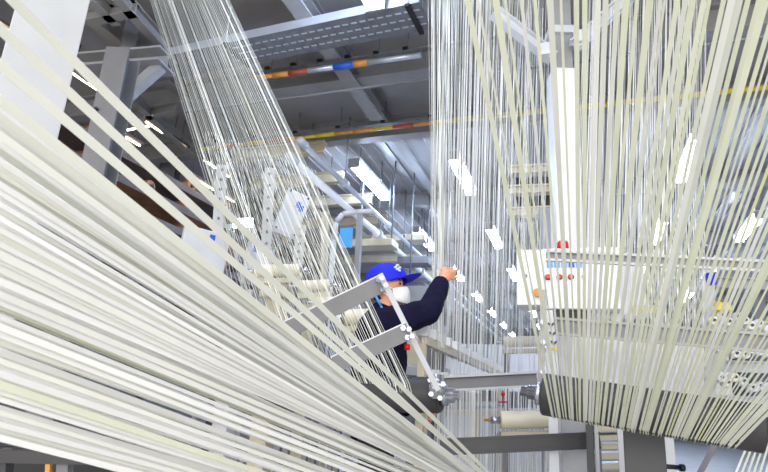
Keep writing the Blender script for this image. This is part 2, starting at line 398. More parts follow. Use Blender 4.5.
# --- ribbon of fine tapes from the top left to the small roller
SA, SB, SR = P(441, 395, 2.72), P(240, 392, 3.1), .085
def narrow(px_t, px_b, w, m, label, group, dT=4.3):
    q = (px_b-441)/(240-441); dB = 2.72+.38*q
    a, b = P(px_t, -24, dT), P(px_b, 384, dB-.07)
    e = Vector((0, 0, 0))
    return tape([a, b, P(px_b+2, 392, dB-.095), P(px_b+3, 404, dB-.09)], w, m, label, group, random.uniform(-.7, .7))
NB = 54
for i in range(NB):
    s = (i+random.uniform(-.3, .3))/(NB-1)
    xt = 143 + 75*s; xb = 268 + 142*(max(s,0)**.92)
    narrow(xt, xb, random.choice([.0025, .003, .0035, .004, .008]), random.choice(['tape_fine', 'tape_fine', 'tape_grey', 'tape_warm']),
           'fine white tape of the ribbon slanting from the top left down before the worker', 'tapes of the slanting ribbon', 4.25+.01*(i % 5))
# --- hanging curtain the worker reaches into
NC = 62
for i in range(NC):
    s = i/(NC-1)
    xt = 428 + 118*s + random.uniform(-1.5, 1.5)
    xb = 432 + 86*s + random.uniform(-1.5, 1.5)
    yb = 338 + 36*s; db = 3.42*(583-422)/(583-min(xb, 522)) * 1.06
    if i < 10: db = 3.42
    tape([P(xt, -24, 4.05), P(xb, yb+6, db)], random.choice([.004, .005, .007, .010, .013]), random.choice(['tape_white', 'tape_grey', 'tape_fine', 'tape_fine']),
         'fine white tape hanging in the upright curtain under the worker\'s raised hand', 'tapes of the hanging curtain', random.uniform(-.8, .8))
# --- fine threads too many to count
mb = MB()
for i in range(105):
    s = i/104; xt = 585 + 122*s + random.uniform(-2, 2); xb = 570 + 134*s + random.uniform(-1, 1)
    mb.ribbon([P(xt, -24, 4.1), P(xb, 418, 3.05)], random.choice([.002, .003, .005]), .001, random.uniform(-.8, .8))
solo('fine_tape_curtain', mb, 'tape_white', 'bright curtain of fine tapes hanging behind the crossbars above the guide roller', 'tapes', kind='stuff')
mb = MB()
for i in range(75):
    s = i/74; x = 436 + 122*s + random.uniform(-1, 1)
    mb.ribbon([P(x, 386, 3.9), P(x-1, 476, 3.7)], random.choice([.004, .006, .012]), .001, random.uniform(-.8, .8))
for i in range(70):
    s = i/69; x = 430 + 110*s + random.uniform(-1.5, 1.5)
    mb.ribbon([P(x+10, -24, 4.25), P(x, 384, 4.0)], random.choice([.002, .003, .006]), .001, random.uniform(-.8, .8))
solo('fine_tape_web', mb, 'tape_white', 'web of fine tapes hanging between the crossbeams at the bottom middle', 'tapes', kind='stuff')
mb = MB()
for i in range(34):
    s = i/33
    mb.ribbon([P(205+110*s, 130+40*s, 4.6), P(240+130*s+random.uniform(-8, 8), 345, 4.0)], random.choice([.003, .005]), .001, random.uniform(-.8, .8))
solo('fine_tape_sheet', mb, 'tape_grey', 'sheet of thin tapes fanning over the loom behind the slanting ribbon', 'tapes', kind='stuff')

# small dark roller, its bars and strut
t = thing('guide_roller', SA, 'dark guide roller under the slanting ribbon with its bolted steel end beside the worker', 'roller')
MB().lathe(SB, SA, [(0, SR), (.985, SR), (1, SR*.9)], 40).build('drum', 'rubber', t)
d = (SA-SB).normalized()
MB().lathe(SA, SA+d*.09, [(0, .05), (.35, .05), (.36, .036), (.7, .036), (.72, .022), (1, .022)], 20).build('journal', 'steel', t)
hub = P(437, 388, 2.66)
bk = MB().cyl(hub-d*.0-Vector((0,0,.05)), hub+Vector((0,0,.06)), .03, 14); bk.ball(hub, .045, 14).build('bearing', 'steel', t)
for (x, y) in ((430, 380), (443, 384), (440, 398), (431, 394)):
    p = P(x, y, 2.60); MB().cyl(p, p+(EYE-p).normalized()*.03, .012, 6).build('bolt', 'steel', t)
def flat_bar(a, b, h, label, m='bar_paint'):
    t = thing('bracket_bar', a, label, 'bar'); dv = (b-a).normalized(); n = (EYE-a).normalized(); u = dv.cross(n).normalized()
    u = u if u.z > 0 else -u
    MB().box(a, b, h, .012, n).build('plate', m, t, .002)
    MB().box(a+u*(h/2)-n*.02, b+u*(h/2)-n*.02, .010, .05, n).build('lip', 'pale_paint', t)
    for s in (-.3, .3):
        p = b-dv*.02+u*h*s; MB().cyl(p, p+n*.02, .012, 6).build('bolt', 'steel', t)
flat_bar(P(285, 331, 2.5), P(384, 283, 2.5), .075, 'grey flat bar ending at the worker\'s blue cap')
flat_bar(P(335, 365, 2.45), P(409, 331, 2.45), .072, 'grey flat bar crossing low in front of the dark jacket')
t = thing('slanted_rod', P(380, 276, 2.44), 'slim pale rod slanting from the cap down to the roller bearing', 'rod')
MB().box(P(380, 274, 2.42), P(438, 390, 2.56), .024, .012, EYE-P(400, 320, 2.45)).build('rod', 'pale_paint', t, .002)
for (x, y) in ((382, 278), (386, 285), (409, 329), (412, 336)):
    p = P(x, y, 2.42); MB().cyl(p, p+(EYE-p).normalized()*.02, .012, 6).build('bolt', 'steel', t)

# ------------------------------------------------------------------ crossbars
def channel(a, b, h, label, web='grey_paint', lip='white_paint', dep=.05, name='crossbar', group=None):
    t = thing(name, a, label, 'beam', group); dv = (b-a).normalized(); n = Vector((dv.y, -dv.x, 0)).normalized()
    if n.dot(EYE-a) < 0: n = -n
    u = dv.cross(n).normalized(); u = u if u.z > 0 else -u
    MB().box(a-n*.0, b-n*.0, h, .008, n).build('web', web, t)
    for s in (1, -1): MB().box(a+u*(s*h/2)+n*dep/2*.9, b+u*(s*h/2)+n*dep/2*.9, .012, dep, n).build('flange', lip, t)
    if b.x > .8 and (b-a).length > .8: e = b + n*0; MB().box(e-u*h*.4, (e.x, e.y, 0), .06, .06).build('upright', 'mid_paint', t)
    return t
channel(P(546, 256, 2.75), P(790, 268, 2.5), .043, 'grey crossbar with white edges behind the fanned tapes at the red lamp', 'mid_paint', 'white_paint', .022)
channel(P(540, 325, 2.85), P(790, 345, 2.5), .075, 'wide grey crossbar behind the fanned tapes just above the guide roller', 'mid_paint', 'grey_paint', .02)
channel(P(441, 384, 3.3), P(537, 379, 3.3), .075, 'grey crossbeam with white top edge joining the two dark rollers', 'mid_paint', 'white_paint', .04)
channel(P(440, 447, 3.1), P(600, 440, 3.1), .075, 'dark crossbeam low at the bottom middle', 'dark_paint', 'dark_paint', .01)
t = thing('roller_bracket', P(541, 350, 2.6), 'slim upright bracket beside the end of the right guide roller', 'bracket')
MB().box(P(544, 290, 2.55), P(540, 398, 2.45), .028, .02, EYE-P(543, 340, 2.5)).build('strap', 'grey_paint', t)
for y in (322, 342, 372, 398):
    p = P(543, y, 2.48); MB().cyl(p, p+(EYE-p).normalized()*.03, .012, 6).build('bolt', 'steel', t)
t = thing('drop_post', P(551, 380, 2.7), 'pale post with black chevron tape left of the fan', 'post')
a, b = P(549, 310, 2.75), P(556, 384, 2.7)
MB().box(a, b, .035, .03, EYE-a).build('post', 'pale_paint', t)
for k3 in range(3):
    p = P(551+k3*1.5, 326+k3*9, 2.70)
    mk = MB(); mk.box(p-XD*0+cam2w(Vector((-.014, .014, 0))), p, .008, .003, EYE-p); mk.box(p, p+cam2w(Vector((.014, .014, 0))), .008, .003, EYE-p); mk.build('chevron', 'black', t)
p = P(555, 349, 2.69); MB().box(p-cam2w(Vector((.016, 0, 0))), p+cam2w(Vector((.016, 0, 0))), .012, .004, EYE-p).build('yellow_mark', 'yellow', t)

# ------------------------------------------------------------------ control cabinet
cx = P(572, 277, 3.25); vd = (EYE-cx); vd.z = 0; vd.normalize(); R3 = Matrix.Rotation(math.atan2(-vd.x, vd.y)+math.pi, 3, 'Z')
def L3(x, y, z): return cx + R3 @ Vector((x, y, z))
def lx(px): return (px-572)/F*3.25
def lz(py): return -(py-277)/F*3.25/.96
rt = R3.to_4x4()
t = thing('control_cabinet', L3(0, 0, lz(310)), 'white control cabinet with blue label strip and red buttons behind the fan', 'cabinet')
MB().cube(L3(lx(580), .1, lz(278)), lx(618)-lx(546), .2, lz(248)-lz(308), R3).build('body', 'box_white', t, .008)
MB().cube(L3(lx(532), .06, lz(278)), lx(546)-lx(519), .2, lz(251)-lz(306), R3).build('side_box', 'box_white', t, .006)
mb = MB()
for i in range(5): MB().cube(L3(lx(551+i*7), -.004, lz(264.5)), .032, .006, .038, R3).build('label_tile', 'skyblue' if i != 3 else 'blue', t)
for x in (549, 560, 571):
    bt = MB().cyl(L3(lx(x), 0, lz(277)), L3(lx(x), -.025, lz(277)), .013, 12).build('button', 'red', t)
    MB().cyl(L3(lx(x), .0, lz(277)), L3(lx(x), -.010, lz(277)), .017, 12).build('button_ring', 'black', bt)
MB().cyl(L3(lx(583), 0, lz(277)), L3(lx(583), -.012, lz(277)), .011, 10).build('key_switch', 'grey_paint', t)
kn = MB().cyl(L3(lx(539), -.04, lz(294)), L3(lx(539), -.07, lz(294)), .024, 14).build('knob', 'orange', t)
MB().cube(L3(lx(533), -.042, lz(288)), .012, .005, .07, R3).build('hinge', 'pale_paint', t)
MB().cube(L3(lx(528), -.042, lz(277)), .012, .006, .02, R3).build('latch', 'mid_paint', t)
MB().cube(L3(lx(565), .08, lz(313)), lx(590)-lx(545), .14, .05, R3).build('plinth', 'black', t)
for s in (lx(550), lx(612)): MB().box(L3(s, .12, lz(310)), Vector((L3(s, .12, 0).x, L3(s, .12, 0).y, 0)), .05, .05).build('leg', 'pale_paint', t)
t = thing('warning_lamp', L3(lx(564), .08, lz(249)), 'red warning lamp on top of the white control cabinet', 'lamp')
q = L3(lx(564), .08, lz(249))
MB().lathe(q+Vector((0,0,.01)), q+Vector((0,0,.072)), [(0, .034), (.8, .034), (1, .02)], 18).build('dome', 'red', t)
MB().cyl(q, q+Vector((0,0,.012)), .038, 18).build('base', 'black', t)
# cream frames with dark gaps behind the curtain, left of the box column
for k4, (y, hh) in enumerate([(171, 10), (191, 9), (213, 6)]):
    solo('cream_girder', MB().ibeam(P(508, y, 5.0), P(556, y-2, 5.0), .1, .075, .012), 'cream', 'cream girder left of the white box column, %s from the top' % ORD[k4], 'beam', 'cream girders by the box column')
solo('dark_gap_sheet', MB().box(P(516, 200, 5.2), P(552, 199, 5.2), .04, .42), 'dark_paint', 'dark sheet painting the shaded gaps between the cream girders by the box column', 'panel')  # dark sheet put in for the shade in the gaps between girders
solo('white_machine_cover', MB().box(P(540, 230, 4.6), P(556, 230, 4.6), .05, .35), 'white_paint', 'white machine panel standing just left of the red warning lamp', 'panel')

# ------------------------------------------------------------------ loom at the left behind the ribbon
def panel(px, py, d, w, h, label, logo, tilt=.0):
    p = P(px, py, d); vd = EYE-p; vd.z = 0; R = Matrix.Rotation(math.atan2(-vd.x, vd.y)+math.pi+.25, 3, 'Z') @ Matrix.Rotation(tilt, 3, 'Y')
    t = thing('machine_panel', p-Vector((0,0,h/2)), label, 'panel')
    MB().cube(p, w, .06, h, R).build('cover', 'pale_paint', t, .006)
    for i, j in logo:
        MB().cube(p+R @ Vector((i, -.032, j)), .035, .004, .05, R).build('logo', 'blue', t)
    MB().cube(p+R @ Vector((0, -.03, -h*.47)), w*1.02, .05, .03, R).build('lower_lip', 'white_paint', t)
    for i, j in ((-.4, .45), (.4, .45), (-.4, -.4), (.4, -.4)):
        q = p+R @ Vector((i*w, -.03, j*h)); MB().cyl(q, q+R @ Vector((0, -.012, 0)), .01, 8).build('screw', 'dark_paint', t)
    return t
panel(291, 215, 4.4, .19, .38, 'grey cover panel with a blue mark hanging behind the ribbon', [(.02, .09), (.05, .07)], .25)
panel(202, 258, 3.6, .29, .36, 'grey white machine cover with small blue mark behind the lone tapes', [(.03, .13)], .06)
panel(258, 262, 4.6, .22, .3, 'pale blue grey machine cover low behind the ribbon', [(-.05, .09)], .1)
def perforated(px0, py0, px1, py1, d, label):
    a, b = P(px0, py0, d), P(px1, py1, d); n = (EYE-a).normalized()
    t = thing('slotted_post', b, label, 'post'); MB().box(b, (b.x, b.y, 0), .06, .03).build('foot', 'mid_paint', t); MB().box(a, b, .075, .03, n).build('strip', 'pale_paint', t)
    for i in range(14): q = a.lerp(b, (i+.5)/14)+n*.016; MB().cyl(q, q+n*.004, .012, 8).build('hole', 'mid_paint', t)
perforated(270, 168, 262, 330, 4.2, 'pale slotted post between the two marked cover panels')
perforated(301, 225, 292, 330, 4.3, 'pale slotted post right below the hanging cover panel')
perforated(222, 165, 213, 300, 4.0, 'pale slotted post behind the lone tapes near the machine cover')
def drum(px0, px1, py, d, r, label, m='cream'):
    a, b = P(px0, py, d), P(px1, py-1, d); t = thing('winding_roller', a, label, 'roller'); u = (b-a).normalized()
    MB().lathe(a, b, [(0, r*.92), (.03, r), (.97, r), (1, r*.92)], 24).build('drum', m, t)
    for p, s in ((a, -1), (b, 1)): MB().cyl(p, p+u*(s*.06), r*.4, 12).build('journal', 'steel', t)
    MB().box(a+Vector((0,0,-r-.03)), b+Vector((0,0,-r-.03)), r*1.6, .03).build('cradle', 'beige', t)
    for p in (a.lerp(b, .08), a.lerp(b, .92)): MB().box(p+Vector((0,0,-r-.04)), Vector((p.x, p.y, 0)), .03, .03).build('leg', 'mid_paint', t)
drum(255, 300, 271, 3.6, .04, 'cream roller left of the worker, nearer the tall cover panel')
drum(300, 330, 286, 3.5, .035, 'cream roller just left of the worker, above the upper flat bar')
drum(316, 345, 302, 3.45, .03, 'small cream roller tucked over the upper flat bar')
drum(345, 372, 317, 3.4, .045, 'pale padded roller under the upper flat bar')
for k5, (x, y, w_, h_, m) in enumerate([(278, 292, .25, .1, 'beige'), (315, 305, .2, .1, 'beige'), (240, 300, .3, .12, 'pale_paint'), (300, 340, .3, .14, 'grey_paint')]):
    c = P(x, y, 3.9+.12*k5); solo('loom_block', MB().cube(c, w_, .2, h_).box(c, (c.x, c.y, 0), .12, .12), m, ['beige loom housing under the cream roller by the cover panel', 'beige loom housing under the second cream roller', 'pale loom housing behind the sweeping tapes', 'grey loom housing low behind the sweeping tapes'][k5], 'machine part', bevel=.01)
for k6, (a, b) in enumerate([((325, 212), (338, 290)), ((360, 215), (362, 270))]):
    q = P(*b, 5.6)
    solo('loom_post', MB().box(P(*a, 5.6), (q.x, q.y, 0), .05, .05), ['beige', 'grey_paint'][k6],
         ['beige loom post behind the lower ribbon', 'grey loom post right above the blue cap'][k6], 'post')
solo('loom_arch', MB().tube([P(334, 240, 5.2), P(336, 222, 5.2), P(343, 214, 5.2), P(356, 212, 5.2), P(375, 211, 5.2)], .025, 10).cyl(P(334, 240, 5.2), (P(334, 240, 5.2).x, P(334, 240, 5.2).y, 0), .025, 10), 'pale_paint', 'curved pale pipe arching above the blue cap', 'pipe')
solo('blue_sign', MB().cube(P(346, 238, 5.0), .11, .03, .18), 'skyblue', 'small blue sign hanging left above the blue cap', 'sign')
solo('white_floor_lamp_panel', MB().cube(P(243, 223, 5.5), .2, .04, .08), 'tube', 'bright lit panel glowing behind the ribbon at left', 'lamp')
# machines farther down the aisle, plus a white block added to brighten it
for k7, (x, y, w_, h_, d, m) in enumerate([(415, 262, .5, .12, 9, 'mid_paint'), (400, 240, .9, .1, 9.5, 'beige'), (428, 300, .7, .35, 8, 'grey_paint'), (425, 345, .25, .45, 5, 'beige'), (428, 372, .3, .08, 4.6, 'white_paint'), (437, 330, .1, .08, 4.2, 'white_paint'), (500, 368, 1.5, .62, 8, 'box_white'), (375, 245, .6, .1, 8, 'beige')]):
    c = P(x, y, d); lb = ['grey box between cap and raised hand', 'beige beam above the blue cap far back', 'grey machine behind the raised forearm', 'beige machine leg right of the jacket', 'white ledge low right of the jacket', 'white block under the sleeve', 'white block added to brighten the aisle behind the curtain', 'beige beam left above the blue cap'][k7]
    hang = c.z > 2.2; t = thing('cross_girder' if hang else 'aisle_machine', c if hang else (c.x, c.y, 0), lb, 'beam' if hang else 'machine')
    MB().cube(c, w_, .3, h_).build('body', m, t, .01)
    for sx in (-.4, .4):
        if hang: MB().cyl(c+Vector((sx*w_, 0, h_/2)), Vector((c.x+sx*w_, c.y, CZ+HC)), .012, 6).build('hanger_rod', 'galv', t)
        else: MB().box(c+Vector((sx*w_, 0, -h_/2)), Vector((c.x+sx*w_, c.y, 0)), .05, .05).build('leg', 'mid_paint', t)

# clamp row under the hanging curtain
def clamp_row(x0, y0, d0, n, x1, label, group, size=.062):
    p0 = P(x0, y0, d0); pts = []
    for i in range(n):
        px = x0 + (x1-x0)*(1-(1-i/(n-1))**1.35); r = ray(px, y0 + (px-x0)*(411-y0)/(583-x0)); s = (p0.x)/r.x
        pts.append(EYE + r*s)
    b = thing('clamp_rail', p0, 'pale rail under the ' + label + 's', 'rail')
    MB().box(pts[0]-Vector((0,0,.05)), pts[-1]-Vector((0,0,.05)), .05, .05).build('bar', 'beige', b)
    for p in (pts[0], pts[-1]): MB().box(p-Vector((0,0,.07)), Vector((p.x, p.y, 0)), .04, .04).build('leg', 'beige', b)
    for i, p in enumerate(pts):
        t = thing('tape_clamp', p, '%s, %s from the front' % (label, ORD[i]), 'clamp', group)
        MB().cube(p, size*1.2, size, size, None).build('jaw', 'tape_white', t, .006)
        MB().cyl(p+Vector((0,0,-size*.5)), p+Vector((0,0,-size*1.4)), size*.2, 8).build('stem', 'pale_paint', t)
clamp_row(423, 331, 3.25, 14, 500, 'white tape clamp in the upper stepped row below the raised sleeve', 'upper clamp row')
clamp_row(425, 371, 3.25, 8, 478, 'white tape clamp in the lower row beside the roller bearing', 'lower clamp row', .045)
drum(503, 545, 342, 4.2, .04, 'cream roller at the far end of the clamp row')
drum(500, 562, 420, 3.6, .055, 'cream roller low between the two crossbeams')
drum(503, 562, 434, 3.9, .03, 'white slim roller just over the low dark crossbeam', 'white_paint')
drum(438, 498, 406, 4.1, .025, 'thin white roller at the left between the crossbeams', 'white_paint')
solo('red_valve', MB().ball(P(503, 394, 3.75), .014, 12).cyl(P(498, 402, 3.75), P(508, 402, 3.75), .005, 8), 'red', 'small red valve below the grey crossbeam', 'valve')
solo('brass_fitting', MB().ball(P(490, 420, 3.75), .016, 12).cyl(P(484, 420, 3.75), P(497, 420, 3.75), .008, 8), 'orange', 'small brass coloured fitting over the low dark crossbeam', 'fitting')
solo('cross_wall_frame', MB().box(P(425, 470, 6.5), P(600, 466, 6.5), .1, 1.3), 'pale_paint', 'pale machine wall behind the web of tapes at the bottom middle', 'machine part')

# ------------------------------------------------------------------ lower right frame
def upright(px0, px1, y0, d, m, label, dep=.1):
    a = P((px0+px1)/2, y0, d); w = (px1-px0)/F*d
    v = EYE-a; v.z = 0
    solo('frame_post', MB().box(a, (a.x, a.y, 0), w, dep, v), m, label, 'post', bevel=.004)
upright(624, 661, 420, 2.5, 'dark_paint', 'broad dark post standing under the guide roller')
upright(561, 584, 408, 3.3, 'white_paint', 'broad white post left of the slim dark one below the roller')
upright(585, 592, 405, 3.0, 'dark_paint', 'slim dark post between white posts below the roller', .05)
upright(593, 597, 405, 3.05, 'pale_paint', 'slim pale post right next to the slim dark one', .05)
upright(661, 672, 425, 3.1, 'pale_paint', 'pale post just right of the broad dark post')
for k8, (y, r, m) in enumerate([(428, .03, 'cream'), (439, .018, 'alu'), (448, .018, 'steel'), (458, .02, 'alu'), (469, .022, 'white_paint')]):
    drum(594, 640, y, 3.6, r, 'roller in the stack below the fan, %s from the top' % ORD[k8], m)
t = thing('pin_lever', P(662, 466, 2.4), 'short black lever pin sticking out of the broad dark post', 'lever')
MB().cyl(P(660, 466, 2.42), P(680, 467.5, 2.42), .010, 10).build('pin', 'black', t); MB().cyl(P(680, 467.5, 2.42), P(684, 468, 2.42), .015, 10).build('tip', 'black', t)
solo('diagonal_brace', MB().box(P(725, 425, 2.5), P(686, 500, 2.5)+(P(686, 500, 2.5)-P(725, 425, 2.5))*1.9, .024, .02, EYE-P(705, 460, 2.5)), 'mid_paint', 'thin dark grey brace slanting under the right end of the guide roller', 'brace')
for i in range(12):
    tape([P(752+i*5, 434, 2.75), P(728+i*6.5, 492, 2.6)], .009, random.choice(['tape_grey', 'tape_warm', 'tape_green']), 'pale tape of the small sheet at the bottom right corner', 'tapes at the bottom right corner', random.uniform(-.4, .4))
# right hand creel behind the fan
t = thing('peg_rack', P(735, 300, 3.8), 'grey creel frame with pegs behind the fan at the right edge', 'frame')
for y in (282, 325, 365, 400): MB().ibeam(P(704, y, 3.7), P(800, y+4, 3.4), .06, .07, .01).build('rail', 'grey_paint' if y < 300 else 'pale_paint', t)
for x in (708, 758): MB().box(P(x, 268, 3.6), P(x+2, 420, 3.6), .06, .06).build('upright', 'pale_paint' if x < 750 else 'mid_paint', t)
sp = MB()
for i in range(26):
    x = 708 + (i % 9)*8 + random.uniform(-2, 2); y = 318 + (i//9)*30 + (i % 9)*1.5 + random.uniform(-5, 5); p = P(x, y, 3.45)
    s = thing('thread_spool', p, 'small white spool on the creel frame at the right edge', 'spool', 'spools on the right creel')
    n = (EYE-p).normalized(); n = (n+Vector((.5, 0, .2))).normalized()
    MB().cyl(p, p+n*.05, .026, 12).build('winding', random.choice(['tape_white', 'tape_warm', 'pale_paint']), s)
    MB().cyl(p-n*.01, p+n*.06, .009, 8).build('core', 'dark_paint', s)
solo('yellow_box', MB().cube(P(722, 307, 3.4), .09, .06, .05), 'yellow', 'small yellow box on the creel frame right of the bright curtain', 'box', bevel=.005)
solo('yellow_strip', MB().cube(P(645, 309, 3.6), .16, .03, .045), 'yellow', 'yellow strip behind the bright curtain over the wide crossbar', 'strip', bevel=.003)
solo('dark_blue_box', MB().cube(P(711, 279, 3.4), .05, .05, .07), 'capblue', 'dark blue box hanging under the white edged crossbar', 'box', bevel=.005)
solo('white_machine_wall', MB().cube(P(640, 372, 4.6), 1.25, .2, .55), 'box_white', 'white machine body behind the bright curtain over the guide roller', 'machine part', bevel=.02)
solo('white_machine_hood', MB().cube(P(612, 290, 4.4), .45, .2, .42), 'box_white', 'white machine hood right of the control cabinet', 'machine part', bevel=.02)
# machine seen under the sweeping sheet at the bottom left
t = thing('base_frame', P(60, 470, 1.5), 'dark machine frame showing under the sweeping sheet at bottom left', 'frame')
MB().box(P(-40, 455, 1.5), P(110, 458, 1.5), .05, .03).build('rail', 'rubber', t); MB().box(P(66, 450, 1.5), P(62, 520, 1.5), .03, .03).build('upright', 'mid_paint', t)
MB().box(P(5, 450, 1.5), P(3, 520, 1.5), .03, .03).build('upright', 'dark_paint', t); MB().box(P(-40, 480, 1.8), P(120, 480, 1.8), .05, .2).build('back_plate', 'black', t)
MB().box(P(49, 462, 1.48), P(47, 500, 1.48), .012, .012).build('cable', 'orange', t)

# ================================================================== the worker
def skin_mesh(name, vs, es, rs, sub=2):
    me = bpy.data.meshes.new(name); me.from_pydata(vs, es, []); o = bpy.data.objects.new(name, me); C.objects.link(o)
    o.modifiers.new('s', 'SKIN'); 
    for i, r in enumerate(rs):
        d = me.skin_vertices[0].data[i]; d.radius = (r, r) if not isinstance(r, tuple) else r; d.use_root = (i == 0)
    m = o.modifiers.new('b', 'SUBSURF'); m.levels = m.render_levels = sub
    bpy.context.view_layer.update(); dg = bpy.context.evaluated_depsgraph_get()
    out = bpy.data.meshes.new_from_object(o.evaluated_get(dg)); bpy.data.objects.remove(o)
    return out
def put(name, me, m, parent):
    me.materials.clear(); me.materials.append(M[m]); me.polygons.foreach_set('use_smooth', [True]*len(me.polygons))
    o = bpy.data.objects.new(name, me); C.objects.link(o); o.parent = parent
    return o
pp = P(383, 290, 3.3)
face = math.radians(18.5+4)
PM = Matrix.Translation((pp.x, pp.y, 0)) @ Matrix.Rotation(face, 4, 'Z')
PI = PM.inverted()
def loc(px, py, d): return PI @ P(px, py, d)
man = thing('person', (pp.x, pp.y, 0), 'worker in royal blue cap, white mask and navy jacket reaching up into the tapes', 'person')
man.rotation_euler = (0, 0, face)
sR = Vector((.0, -.17, 1.385)); eR = loc(428, 312, 3.12); wR = loc(441, 284, 3.3); hR = loc(446, 275, 3.35)
sL = Vector((.0, .17, 1.385)); eL = Vector((.03, .25, 1.10)); wL = Vector((.20, .20, .96)); hL = Vector((.27, .18, .94))
core = [(0,0,.94),(0,0,1.08),(.0,0,1.24),(.0,0,1.37),(.01,0,1.45),(.02,0,1.51)]
vs = [Vector(v) for v in core] + [sR, eR, wR, hR, sL, eL, wL, hL, Vector((0,-.09,.90)), Vector((.02,-.1,.5)), Vector((-.02,-.1,.09)), Vector((.0,.09,.90)), Vector((.03,.1,.5)), Vector((-.01,.1,.09)), Vector((.14,-.11,.05)), Vector((.15,.11,.05))]
es = [(0,1),(1,2),(2,3),(3,4),(4,5),(3,6),(6,7),(7,8),(8,9),(3,10),(10,11),(11,12),(12,13),(0,14),(14,15),(15,16),(0,17),(17,18),(18,19),(16,20),(19,21)]
rs = [.13,.12,.135,.12,.065,.058,.062,.045,.03,.034,.062,.045,.03,.034,.085,.06,.045,.085,.06,.045,.04,.04]
body = bpy.data.meshes.new('body'); tmp = bmesh.new()
def absorb(me):
    tmp.from_mesh(me); bpy.data.meshes.remove(me)
for ch in ((0,1,2,3,4,5), (3,6,7,8,9), (3,10,11,12,13), (0,14,15,16,20), (0,17,18,19,21)):
    for p_, q_ in zip(ch, ch[1:]):                                                  # tapered limb lengths with round joints, fused below
        rp = rs[q_] if p_ in (0, 3) and q_ > 5 else rs[p_]
        mbx = MB().lathe(vs[p_], vs[q_], [(k/8, rp*(1-k/8)+rs[q_]*k/8) for k in range(9)], 20)
        me = bpy.data.meshes.new('x'); me.from_pydata(mbx.v, [], mbx.f); absorb(me)
def blob(c, r, sc=(1,1,1), rot=None, n=20):
    mb = MB().ball(c, r, n, sc, rot); me = bpy.data.meshes.new('x'); me.from_pydata(mb.v, [], mb.f); absorb(me)
HP = Vector((.035, 0, 1.615)); HR = Matrix.Rotation(math.radians(-22), 3, 'Z') @ Matrix.Rotation(math.radians(-12), 3, 'Y')     # head looks slightly up
def hd(x, y, z): return HP + HR @ Vector((x, y, z))
for v_, r_ in zip(vs, rs): blob(v_, r_, (1, 1, 1))
blob(hd(-.01, 0, .03), .095, (1.02, .82, 1.0), HR); blob(hd(.025, 0, -.045), .07, (.95, .85, 1.05), HR); blob(hd(.0, 0, -.06), .06, (1.1, .95, .9), HR)
blob(hd(.095, 0, -.025), .016, (1, .9, 1.6), HR)                                   # nose
for s in (-1, 1):
    blob(hd(-.012, s*.079, -.012), .03, (.75, .35, 1.05), HR); blob(hd(.07, s*.034, .012), .018, (.7, 1.2, .6), HR)
blob(hd(.082, 0, -.068), .014, (.6, 1.6, .5), HR)                                  # lips
def hand(h, w, grip, side):
    u = (h-w).normalized(); g = (grip - u*grip.dot(u)).normalized(); sd = u.cross(g)
    me = skin_mesh('h', [w, h, h+u*.035], [(0,1),(1,2)], [(.033,.033), (.05,.034), (.048,.026)], 2); absorb(me)
    for i in range(4):
        b = h + u*.045 + sd*((i-1.5)*.025); k = [.9, 1.05, 1.0, .8][i]
        pts = [b-u*.03, b, b+u*.03*k+g*.02*k, b+u*.035*k+g*.046*k, b+u*.012*k+g*.062*k]
        absorb(skin_mesh('f', pts, [(0,1),(1,2),(2,3),(3,4)], [.0135,.013,.012,.011,.010], 2))
    b = h - sd*(.03*side)
    absorb(skin_mesh('th', [b-u*.02, b+u*.01-sd*.02*side+g*.015, b+u*.035-sd*.014*side+g*.04, b+u*.045+g*.055], [(0,1),(1,2),(2,3)], [.014,.0125,.011,.009], 2))
hand(hR, wR, PI.to_3x3() @ cam2w(Vector((.4, .1, .9))), 1)
hand(hL, wL, Vector((.2, -.8, .2)), -1)
bmesh.ops.remove_doubles(tmp, verts=tmp.verts, dist=1e-6); bmesh.ops.dissolve_degenerate(tmp, edges=tmp.edges, dist=1e-7); bmesh.ops.recalc_face_normals(tmp, faces=tmp.faces)
tmp.to_mesh(body); tmp.free()
o = bpy.data.objects.new('tmpbody', body); C.objects.link(o)
rm = o.modifiers.new('r', 'REMESH'); rm.mode = 'VOXEL'; rm.voxel_size = .0065
sm = o.modifiers.new('sm', 'SMOOTH'); sm.iterations = 3; sm.factor = .5
bpy.context.view_layer.update()
b2 = bpy.data.meshes.new_from_object(o.evaluated_get(bpy.context.evaluated_depsgraph_get())); bpy.data.objects.remove(o)
bm = bmesh.new(); bm.from_mesh(b2); bm.faces.ensure_lookup_table(); seen = set(); isl = []
for f in bm.faces:
    if f.index in seen: continue
    st = [f]; seen.add(f.index); g = []
    while st:
        q = st.pop(); g.append(q)
        for e in q.edges:
            for l in e.link_faces:
                if l.index not in seen: seen.add(l.index); st.append(l)
    isl.append(g)
isl.sort(key=len)
for g in isl[:-1]: bmesh.ops.delete(bm, geom=g, context='FACES')
bmesh.ops.delete(bm, geom=[v for v in bm.verts if not v.link_faces], context='VERTS'); bm.to_mesh(b2); bm.free()
put('body', b2, 'skin', man)
